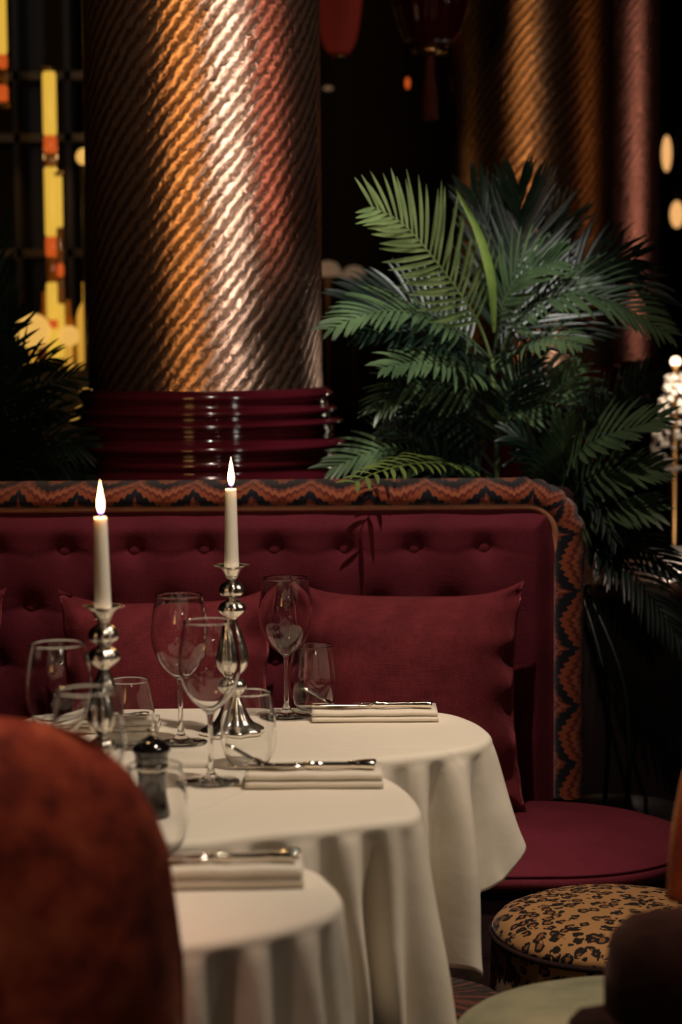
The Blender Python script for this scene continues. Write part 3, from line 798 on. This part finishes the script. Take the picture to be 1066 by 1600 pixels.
# orange wing: a padded slab, its left edge rises to the right
pts = [at_y(1041, 1405, 2.32), at_y(1046, 1330, 2.32), at_y(1056, 1262, 2.32), at_y(1070, 1205, 2.32), at_y(1100, 1165, 2.32), at_y(1150, 1145, 2.32)]
org = Vector((pa.x+.16, 2.22, 0)); tl = crv([p-org for p in pts], 6)
tube(bm, [Vector((p.x+.028, p.y, p.z)) for p in tl], .028, 14)
obj('back_roll', bm, M['orange'], ch)
bm = bmesh.new(); fr = []
for s in (-.02, .02):
    fr.append([bm.verts.new((p.x+.03, p.y+s, p.z)) for p in tl]+[bm.verts.new((tl[-1].x+.15, tl[-1].y+s, tl[-1].z-.02)), bm.verts.new((tl[-1].x+.15, tl[-1].y+s, tl[0].z-.05)), bm.verts.new((tl[0].x+.03, tl[0].y+s, tl[0].z-.05))])
bm.faces.new(fr[0]); bm.faces.new(fr[1][::-1])
for i in range(len(fr[0])): bm.faces.new((fr[0][i], fr[0][(i+1) % len(fr[0])], fr[1][(i+1) % len(fr[0])], fr[1][i]))
obj('backrest', bm, M['orange'], ch)
for (x, y) in ((X0+.06, -.14), (X0+.06, -.04), (X0+.48, -.14), (X0+.48, -.04)):
    bm = bmesh.new(); tube(bm, [(x, y, .32), (x, y, 0)], lambda q: .02-.006*q, 10); obj('leg', bm, M['blackwood'], ch)

# ------------------------------------------------------------------ palms
def frond_mesh(pts, Lf, n, normal, m_bias=.5, w=.009, start=.12, droop=.25, tipf=.45, ang=(70, 25), seed=0):
    rnd = random.Random(seed); P = crv(pts, 10); bm = bmesh.new()
    tube(bm, P, lambda q: .0042*(1-.8*q), 6)
    L = [0]
    for a, b in zip(P, P[1:]): L.append(L[-1]+(b-a).length)
    def ev(s):
        s *= L[-1]; i = 0
        while i < len(L)-2 and L[i+1] < s: i += 1
        t = (s-L[i])/max(1e-6, L[i+1]-L[i]); return P[i].lerp(P[i+1], t), (P[min(i+2, len(P)-1)]-P[max(i-1, 0)]).normalized()
    nv = Vector(normal).normalized()
    for k in range(n):
        s = start+(1-start)*(k+.5)/n
        prof = (math.sin(PI*min(1, .22+.78*s))**.6 if s < .5 else 1-(1-tipf)*((s-.5)/.5)**1.6)
        for side in (-1, 1):
            ss = min(1, s+(.25/n if side > 0 else 0))
            o_, tg = ev(ss)
            sd = tg.cross(nv).normalized()*side
            up = sd.cross(tg).normalized()*side
            if up.dot(nv) < 0: up = -up
            a = math.radians(ang[0]+(ang[1]-ang[0])*s+rnd.uniform(-5, 5))
            d = (tg*math.cos(a)+sd*math.sin(a)).normalized()
            d = (d+up*(.18+rnd.uniform(-.12, .12))).normalized()
            ln = Lf*prof*rnd.uniform(.88, 1.08); ww = .68*w*(.75+.25*prof)*rnd.uniform(.85, 1.1)
            acr = d.cross(up).normalized(); S = 7; prev = None; p = o_.copy(); dd = d.copy()
            for q in range(S+1):
                f = q/S; wv = ww*math.sin(PI*min(1, .12+f*.88))**.7 if q < S else .0003
                nn = dd.cross(acr).normalized()
                if nn.dot(up) < 0: nn = -nn
                row = [bm.verts.new(p+acr*wv-nn*wv*(-.25)), bm.verts.new(p), bm.verts.new(p-acr*wv+nn*wv*.25)]
                if prev:
                    bm.faces.new((prev[0], prev[1], row[1], row[0])); bm.faces.new((prev[1], prev[2], row[2], row[1]))
                prev = row
                dd = (dd+Vector((0, 0, -droop*.16*(.4+f)))+tg*.03).normalized(); p = p+dd*ln/S
    return bm
def palm(label, base, cat='palm'):
    t = thing('potted_palm', label, cat, base)
    bm = bmesh.new(); lathe(bm, [(.001, 0), (.10, 0), (.12, .03), (.14, .30), (.148, .33), (.137, .33), (.13, .28)], 40); obj('pot', bm, M['pot'], t)
    bm = bmesh.new(); lathe(bm, [(.001, .285), (.131, .28), (.131, .27)], 30); obj('soil', bm, M['soil'], t)
    return t
def add_frond(t, px, Lf, n, m, normal=(0, -.8, .6), seed=0, **kw):
    org = Vector(t.location); pts = [at_y(x, y, Y)-org for (x, y, Y) in px]
    bm = frond_mesh(pts, Lf, n, normal, seed=seed, **kw)
    return obj('frond', bm, M[m], t, recalc=False)
Yp = 4.80
b0 = at_y(770, 800, Yp+.03)
pl = palm('tall palm with lit green fronds behind the right half of the banquette', (b0.x, Yp+.03, .0))
F_ = [
 # bright up-left frond
 ([(768, 560, 4.80), (745, 500, 4.76), (690, 420, 4.68), (632, 352, 4.60), (580, 322, 4.55)], .165, 24, 'leafy', (.25, -1, .35), dict(w=.0085, droop=.05, ang=(62, 38), tipf=.42, start=.18)),
 # right arching frond
 ([(780, 560, 4.80), (810, 500, 4.74), (870, 462, 4.66), (950, 468, 4.60), (1044, 522, 4.55)], .140, 26, 'leaf', (-.1, -.75, .8), dict(w=.008, droop=.35, ang=(62, 30), tipf=.25, start=.15)),
 # upright mid leaf right
 ([(775, 545, 4.80), (785, 480, 4.74), (815, 430, 4.70), (868, 408, 4.66)], .13, 18, 'leaf', (-.6, -.6, .3), dict(w=.008, droop=.25, ang=(60, 30), start=.2)),
 # left arching frond
 ([(765, 560, 4.80), (720, 520, 4.72), (650, 490, 4.64), (580, 488, 4.56), (516, 515, 4.50)], .125, 24, 'leaf', (.1, -.7, .8), dict(w=.008, droop=.4, ang=(60, 28), tipf=.35)),
 ([(765, 570, 4.80), (715, 545, 4.70), (650, 520, 4.62), (560, 525, 4.56)], .11, 20, 'leafd', (.1, -.7, .8), dict(droop=.5)),
 ([(760, 590, 4.80), (715, 575, 4.66), (660, 565, 4.58), (600, 575, 4.50)], .11, 20, 'leaf', (.0, -.8, .7), dict(droop=.5)),
 ([(780, 575, 4.80), (815, 545, 4.66), (860, 530, 4.58), (905, 540, 4.50)], .10, 18, 'leaf', (-.1, -.6, .8), dict(droop=.5)),
 # dark back fan at the top
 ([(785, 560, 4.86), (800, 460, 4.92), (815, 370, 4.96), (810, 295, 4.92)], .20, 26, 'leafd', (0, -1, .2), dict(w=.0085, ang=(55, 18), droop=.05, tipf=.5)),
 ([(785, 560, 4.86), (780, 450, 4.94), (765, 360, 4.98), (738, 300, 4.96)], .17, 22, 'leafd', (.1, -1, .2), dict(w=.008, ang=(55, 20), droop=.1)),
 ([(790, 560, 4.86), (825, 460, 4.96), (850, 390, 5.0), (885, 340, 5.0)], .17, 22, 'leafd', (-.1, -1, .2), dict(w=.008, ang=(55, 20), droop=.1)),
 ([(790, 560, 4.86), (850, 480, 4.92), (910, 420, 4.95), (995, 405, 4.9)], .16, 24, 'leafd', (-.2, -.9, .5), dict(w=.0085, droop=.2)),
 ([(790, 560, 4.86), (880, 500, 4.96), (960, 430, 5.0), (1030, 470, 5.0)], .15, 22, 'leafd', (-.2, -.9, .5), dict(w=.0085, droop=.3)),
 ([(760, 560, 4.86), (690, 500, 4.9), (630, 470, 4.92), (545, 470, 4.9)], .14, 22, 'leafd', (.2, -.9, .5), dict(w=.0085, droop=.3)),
]
k = 0
for (px, Lf, n_, m_, nr, kw) in F_: add_frond(pl, px, Lf, n_, m_, nr, k, **kw); k += 1
# lower dark fronds round the stems
rnd = random.Random(3)
low = [((770, 620), (700, 600), (640, 600), (590, 640)), ((770, 640), (700, 630), (650, 650), (600, 690)), ((765, 690), (710, 650), (660, 640), (615, 600)), ((775, 640), (820, 600), (870, 590), (930, 620)),
       ((780, 670), (840, 640), (890, 640), (950, 670)), ((760, 700), (720, 680), (680, 690), (640, 730)), ((780, 700), (800, 650), (850, 630), (900, 580)), ((770, 690), (760, 630), (735, 600), (700, 570)),
       ((775, 720), (790, 660), (800, 610), (830, 560)), ((770, 730), (740, 690), (690, 670), (620, 650)), ((785, 730), (830, 700), (870, 700), (910, 740)), ((770, 745), (730, 720), (680, 715), (620, 730))]
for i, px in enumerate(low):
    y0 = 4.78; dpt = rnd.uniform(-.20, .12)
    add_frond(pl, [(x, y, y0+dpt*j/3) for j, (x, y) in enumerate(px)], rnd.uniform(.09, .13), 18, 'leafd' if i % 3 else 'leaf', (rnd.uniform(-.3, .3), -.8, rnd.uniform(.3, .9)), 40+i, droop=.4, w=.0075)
# long lower left fronds and the one hanging over the bench
add_frond(pl, [(760, 790, 4.78), (730, 738, 4.60), (690, 724, 4.44), (640, 726, 4.30), (590, 738, 4.19), (552, 755, 4.11)], .075, 22, 'leafb', (0, -.6, .8), 71, w=.008, droop=.55, ang=(75, 35), start=.05, tipf=.6)
add_frond(pl, [(750, 800, 4.80), (680, 735, 4.72), (610, 700, 4.66), (520, 730, 4.6)], .12, 22, 'leaf', (.1, -.8, .6), 72, w=.008, droop=.4)
add_frond(pl, [(750, 790, 4.80), (690, 720, 4.72), (650, 690, 4.68), (600, 655, 4.66)], .10, 20, 'leafd', (.1, -.8, .6), 73, w=.008, droop=.3)
# spear: unopened narrow leaf
org = Vector(pl.location); P = crv([at_y(x, y, Y)-org for (x, y, Y) in ((772, 520, 4.76), (768, 440, 4.70), (748, 365, 4.67), (711, 293, 4.64))], 8)
bm = bmesh.new(); prev = None
for i, p in enumerate(P):
    f = i/(len(P)-1); wv = .002+.0085*math.sin(PI*min(1, f*1.05))**.8 if f < 1 else .0004
    row = [bm.verts.new(p+Vector((-wv, -.002, 0))), bm.verts.new(p+Vector((0, .006, 0))), bm.verts.new(p+Vector((wv, -.002, 0)))]
    if prev:
        bm.faces.new((prev[0], prev[1], row[1], row[0])); bm.faces.new((prev[1], prev[2], row[2], row[1]))
    prev = row
obj('young_leaf', bm, M['leafb'], pl, recalc=False)
for (pts) in ([(770, 1100), (745, 760), (748, 660), (757, 560)], [(775, 1100), (775, 760), (772, 640), (770, 560)], [(785, 1100), (880, 745), (884, 660), (889, 585)]):
    bm = bmesh.new(); P = [at_y(x, y, 4.80)-org for x, y in pts]; P[0] = Vector((P[0].x*.0+random.uniform(-.04, .04), 0, .27))
    tube(bm, crv(P, 8), lambda q: .009-.004*q, 8); obj('stem', bm, M['stem'], pl)

b1 = at_y(890, 800, 4.72)
pl2 = palm('lower palm spilling over the right shoulder of the banquette, above the console', (.60, 4.60, 0))
G_ = [
 ([(880, 800, 4.76), (885, 740, 4.66), (930, 690, 4.56), (1035, 655, 4.48)], .12, 20, 'leaf', (-.2, -.7, .7), dict(w=.010, droop=.2)),
 ([(890, 830, 4.76), (900, 770, 4.66), (950, 740, 4.58), (1030, 735, 4.52)], .12, 20, 'leaf', (-.2, -.8, .5), dict(w=.009, droop=.2)),
 ([(890, 850, 4.76), (910, 810, 4.66), (950, 790, 4.6), (1020, 800, 4.54)], .12, 18, 'leaf', (-.2, -.8, .5), dict(w=.009, droop=.3)),
 ([(870, 800, 4.76), (872, 740, 4.70), (880, 700, 4.66), (880, 660, 4.64)], .10, 18, 'leaf', (0, -1, .2), dict(w=.009, droop=.1)),
 ([(890, 860, 4.76), (930, 850, 4.66), (985, 890, 4.6), (1062, 1000, 4.54)], .11, 20, 'leafd', (-.1, -.6, .8), dict(w=.008, droop=.5)),
 ([(890, 850, 4.76), (935, 830, 4.68), (990, 845, 4.64), (1066, 900, 4.6)], .11, 20, 'leafd', (-.1, -.6, .8), dict(w=.008, droop=.5)),
 ([(890, 820, 4.76), (910, 790, 4.70), (940, 830, 4.66), (960, 900, 4.6)], .10, 18, 'leafd', (-.2, -.8, .5), dict(w=.008, droop=.4)),
 ([(880, 800, 4.76), (900, 720, 4.74), (960, 650, 4.72), (1010, 590, 4.7)], .13, 20, 'leafd', (-.2, -.8, .5), dict(w=.008, droop=.2)),
 ([(870, 800, 4.76), (850, 730, 4.72), (825, 690, 4.7), (800, 680, 4.7)], .10, 18, 'leafd', (.1, -.8, .5), dict(w=.008, droop=.3)),
 ([(880, 830, 4.76), (900, 760, 4.66), (930, 770, 4.6), (960, 840, 4.56)], .09, 18, 'leafd', (.1, -.8, .5), dict(w=.008, droop=.3)),
]
for (px, Lf, n_, m_, nr, kw) in G_: add_frond(pl2, px, Lf, n_, m_, nr, k+100, **kw); k += 1
for q in (-.03, .02):
    bm = bmesh.new(); org = Vector(pl2.location); P = [Vector((q, 0, .27)), Vector((q*.8, 0, .6)), at_y(885, 850, 4.76)-org, at_y(882, 790, 4.76)-org]
    tube(bm, crv(P, 8), lambda q_: .006-.003*q_, 8); obj('stem', bm, M['leafd'], pl2)
b3 = at_y(-20, 700, 4.9)
pl3 = palm('dark unlit palm at the left edge, left of the big column', (b3.x, 4.9, 0))
H_ = [((-20, 760), (0, 690), (40, 620), (110, 590)), ((-20, 760), (10, 700), (60, 680), (130, 700)), ((-20, 750), (-15, 640), (0, 540), (30, 480)), ((-20, 750), (-25, 620), (-15, 480), (5, 350)),
      ((-20, 750), (0, 650), (30, 580), (80, 560)), ((-20, 770), (20, 730), (70, 720), (120, 745)), ((-20, 740), (0, 600), (10, 520), (-10, 420)), ((-20, 770), (10, 720), (50, 650), (90, 640))]
for i, px in enumerate(H_):
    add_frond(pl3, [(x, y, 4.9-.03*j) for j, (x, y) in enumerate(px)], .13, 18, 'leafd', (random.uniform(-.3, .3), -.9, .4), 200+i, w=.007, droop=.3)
bm = bmesh.new(); org = Vector(pl3.location); tube(bm, crv([Vector((0, 0, .27)), at_y(-20, 900, 4.9)-org, at_y(-20, 740, 4.9)-org], 8), .008, 8); obj('stem', bm, M['stem'], pl3)

# ------------------------------------------------------------------ console at right, behind the banquette
ca = at_z(915, 912, .80)
cs = thing('console_table', 'dark wooden console with lit brown top at the right, behind the banquette', 'console', (1.15, 5.25, 0))
obj('tabletop', bx((xo+.04-1.15, ca.y-5.25, .765), (.9, .35, .80), .006), M['wood'], cs)
obj('body', bx((xo+.06-1.15, ca.y-5.25+.02, .0), (.88, .33, .765), .004), M['blackwood'], cs)

# ------------------------------------------------------------------ back bar at left
YL = 7.6
def px_box(x0, y0, x1, y1, Y, d):
    a = at_y(x0, y1, Y); b = at_y(x1, y0, Y); return a, b
bar = thing('back_bar', 'dark back bar cabinet with shelves at the far left', 'bar', (at_y(60, 700, YL).x, YL+.3, 0))
org = Vector(bar.location)
zb = at_y(60, 575, YL).z
obj('counter', bx((-1.3, -.62, 0), (.60, .25, zb), .01), M['blackwood'], bar)
obj('back_board', bx((-1.3, .25, 0), (.60, .30, 3.2)), M['wall'], bar, False)
for py in (118, 215, 395):
    z = at_y(60, py, YL+.3).z; obj('shelf', bx((-1.2, .0, z-.015), (.30, .25, z+.015)), M['blackwood'], bar, False)
for px in (28, 108, 150):
    x = at_y(px, 300, YL+.3).x-org.x; obj('upright', bx((x-.012, -.0, zb), (x+.012, .25, 2.9)), M['wall'], bar, False)
def tube_lamp(label, px, y0, y1, Y, r, segs):
    a = at_y(px, y1, Y); b = at_y(px, y0, Y); H = b.z-a.z
    t = thing('tube_lamp', label, 'lamp', (a.x, Y, a.z), 0, 'lit glass tube lamps of the bar')
    z = 0
    for (frac, m_) in segs:
        h = H*frac; bm = bmesh.new(); lathe(bm, [(.001, z), (r*.8, z), (r, z+.01), (r, z+h-.01), (r*.8, z+h), (.001, z+h)], 20); obj('glass_segment', bm, M[m_], t); z += h
    bm = bmesh.new(); lathe(bm, [(.001, -.02), (r*1.3, -.02), (r*1.3, .0), (.001, .0)], 20); obj('base', bm, M['brass'], t)
    bm = bmesh.new(); lathe(bm, [(.001, H), (r*1.2, H), (r*1.2, H+.015), (.001, H+.015)], 20); obj('cap', bm, M['brass'], t)
tube_lamp('tall yellow glass tube lamp with orange bands, left of the big column', 85, 112, 562, YL-.02, .024, [(.11, 'yellow_lit'), (.03, 'red_lit'), (.13, 'yellow_lit'), (.09, 'amberglass'), (.07, 'red_lit'), (.24, 'yellow_lit'), (.05, 'amberglass'), (.06, 'red_lit'), (.22, 'yellow_lit')])
tube_lamp('thin glass tube lamp beside the tall banded one', 97, 275, 560, YL-.06, .012, [(.3, 'yellow_lit'), (.15, 'amberglass'), (.07, 'red_lit'), (.20, 'amberglass'), (.28, 'yellow_lit')])
tube_lamp('yellow glass tube lamp at the very left edge, high up', 3, -60, 160, YL-.06, .022, [(.12, 'red_lit'), (.12, 'amberglass'), (.1, 'red_lit'), (.66, 'yellow_lit')])
def globe_lamp(label, px, py, r, Y):
    p = at_y(px, py, Y); t = thing('globe_lamp', label, 'lamp', (p.x, Y, zb), 0, 'glowing globe lamps on the bar'); h = p.z-zb
    bm = bmesh.new(); lathe(bm, [(.001, h-r*.95)]+[(r*math.sin(a), h-r*math.cos(a)) for a in [PI*q/14 for q in range(2, 14)]]+[(.001, h+r)], 28); obj('shade', bm, M['globe_lit'], t)
    bm = bmesh.new(); lathe(bm, [(.001, 0), (r*.6, 0), (r*.55, .01), (.012, .02), (.012, max(.03, h-r*.93)), (.001, max(.03, h-r*.93))], 20); obj('foot', bm, M['amber_lit' if h < .3 else 'blackwood'], t)
globe_lamp('glowing yellow globe lamp at the lower left, on the bar', 52, 518, .062, YL-.2)
globe_lamp('smaller glowing globe lamp right of the tube lamp foot', 108, 525, .036, YL-.2)
globe_lamp('dim round lamp high up beside the big column\'s left edge', 132, 245, .03, YL-.22)
def bottle(label, px, h, Y, m_, r=.03):
    p = at_y(px, 570, Y); p.z = zb; bm = bmesh.new(); lathe(bm, [(.001, 0), (r, 0), (r, h*.6), (r*.85, h*.68), (r*.35, h*.78), (r*.33, h*.97), (r*.4, h), (.001, h)], 20)
    o = obj('bottle', bm, M[m_], loc=(p.x, Y, zb)); tag(o, label, 'bottle', 'bottles on the bar')
bottle('amber bottle on the bar, next to the big column', 136, .30, YL-.02, 'amber_lit', .034)
bottle('amber bottle on the bar, second from the big column', 108, .24, YL+.05, 'amberglass', .03)
bottle('amber bottle on the bar, between the tube lamp and the left globe lamp', 71, .27, YL+.05, 'amberglass', .028)
light('AREA', 'bar_shelf_light', (org.x+.1, YL+.1, 2.0), (org.x+.1, YL, zb), 1, (1, .55, .2), .5, .1)

# ------------------------------------------------------------------ hanging lanterns and far lamps
def lantern(label, px, ybot, Y, R, H, m_, tassel=True):
    p = at_y(px, ybot, Y)
    t = thing('pendant_lantern', label, 'lantern', (p.x, Y, p.z), 0, 'hanging glass lanterns')
    def rib(a, r, z): return .03*math.cos(18*a)
    prof = [(.02, 0), (R*.35, .005), (R*.62, .03), (R*.85, .09), (R, .18), (R, H*.6), (R*.8, H*.85), (R*.4, H)]
    bm = bmesh.new(); lathe(bm, [(v.x, v.y) for v in crv([Vector((a, b, 0)) for a, b in prof], 4)], 108, lobes=rib); obj('shade', bm, M[m_], t)
    bm = bmesh.new(); lathe(bm, [(.001, -.012), (R*.42, -.010), (R*.45, .0), (R*.42, .010), (.001, .010)], 32); obj('bottom_rim', bm, M['brass'], t)
    bm = bmesh.new(); tube(bm, [(0, 0, H), (0, 0, 3.3-p.z)], .005, 8); obj('cord', bm, M['blackwood'], t)
    if tassel:
        bm = bmesh.new(); lathe(bm, [(.001, -.20), (.022, -.20), (.019, -.12), (.011, -.06), (.014, -.04), (.008, -.015), (.001, -.012)], 24, lobes=lambda a, r, z: .06*math.cos(12*a)); obj('tassel', bm, M['tassel'], t)
lantern('dark red ribbed glass lantern with a tassel, hanging above the palm', 672, 80, 6.4, .118, .5, 'redglass')
lantern('glowing red lantern at the top, right beside the big column', 530, 88, 7.8, .08, .35, 'lantern_red', False)
def small_lamp(name, label, px, py, Y, r, m_, standz=None, shape='dome'):
    p = at_y(px, py, Y); t = thing(name, label, 'lamp', (p.x, Y, 0))
    bm = bmesh.new()
    lathe(bm, [(.001, p.z-r*.5), (r, p.z-r*.5), (r*.93, p.z-r*.1), (r*.6, p.z+r*.4), (.001, p.z+r*.55)], 28); obj('shade', bm, M[m_], t)
    bm = bmesh.new(); lathe(bm, [(.001, 0), (.12, 0), (.12, .01), (.012, .03), (.012, p.z-r*.45), (.001, p.z-r*.45)], 20); obj('stand', bm, M['brass'], t)
small_lamp('floor_lamp', 'cream domed lamp right beside the big column, low down', 512, 420, 8.6, .06, 'cream_lit')
small_lamp('floor_lamp', 'cream domed lamp half hidden behind the palm\'s left fronds', 553, 425, 8.9, .05, 'cream_lit')
def wall_glow(label, px, py, Y, rx, rz_, m_):
    p = at_y(px, py, Y); bm = bmesh.new(); bmesh.ops.create_uvsphere(bm, u_segments=18, v_segments=12, radius=1)
    t = thing('hanging_bulb', label, 'lamp', (p.x, Y, p.z), 0, 'far hanging bulbs')
    for v in bm.verts: v.co = Vector((v.co.x*rx, v.co.y*rx, v.co.z*rz_))
    obj('bulb', bm, M[m_], t)
    bm = bmesh.new(); tube(bm, [(0, 0, rz_), (0, 0, 3.3-p.z)], .003, 6); obj('cord', bm, M['blackwood'], t)
wall_glow('small white bulb at the top, right of the big column', 513, 138, 9.5, .022, .010, 'cream_lit')
wall_glow('small orange bulb left of the lantern tassel', 637, 130, 8.2, .010, .022, 'red_lit')
wall_glow('small orange bulb right of the lantern tassel', 727, 122, 8.4, .010, .014, 'red_lit')
wall_glow('tall gold bulb at the right edge, upper of the gold ones', 1042, 240, 9.6, .022, .08, 'gold_lit')
wall_glow('gold bulb at the right edge, lower of the gold ones', 1058, 335, 9.6, .03, .06, 'gold_lit')
# crystal lamp at right edge
p = at_y(1056, 565, 6.6)
t = thing('crystal_lamp', 'pale crystal bead lamp at the right edge, beside the lower palm', 'lamp', (p.x, 6.6, 0))
bm = bmesh.new(); rnd = random.Random(5)
zt = p.z; zb_ = at_y(1056, 740, 6.6).z
for i in range(170):
    f = rnd.random(); z = zt-.04+(zb_-zt+.04)*f; r = .02+.06*f**.7; a = rnd.uniform(0, 2*PI)
    bmesh.ops.create_icosphere(bm, subdivisions=1, radius=rnd.uniform(.007, .012), matrix=Matrix.Translation((r*math.cos(a), r*math.sin(a), z)))
obj('bead_skirt', bm, M['crystal'], t, smooth=False)
bm = bmesh.new(); bmesh.ops.create_uvsphere(bm, u_segments=16, v_segments=10, radius=.016, matrix=Matrix.Translation((0, 0, zt))); obj('bulb', bm, M['bulb'], t)
bm = bmesh.new(); lathe(bm, [(.001, 0), (.14, 0), (.14, .015), (.012, .04), (.012, zt-.01), (.001, zt-.01)], 24); obj('stand', bm, M['brass'], t)

l = light('POINT', 'crystal_lamp_light', (0, 0, 0), (0, 0, -1), 2.2, (1, .80, .62), .02); l.location = (-.02, -.13, zt-.06); l.rotation_euler = (0, 0, 0); l.parent = t
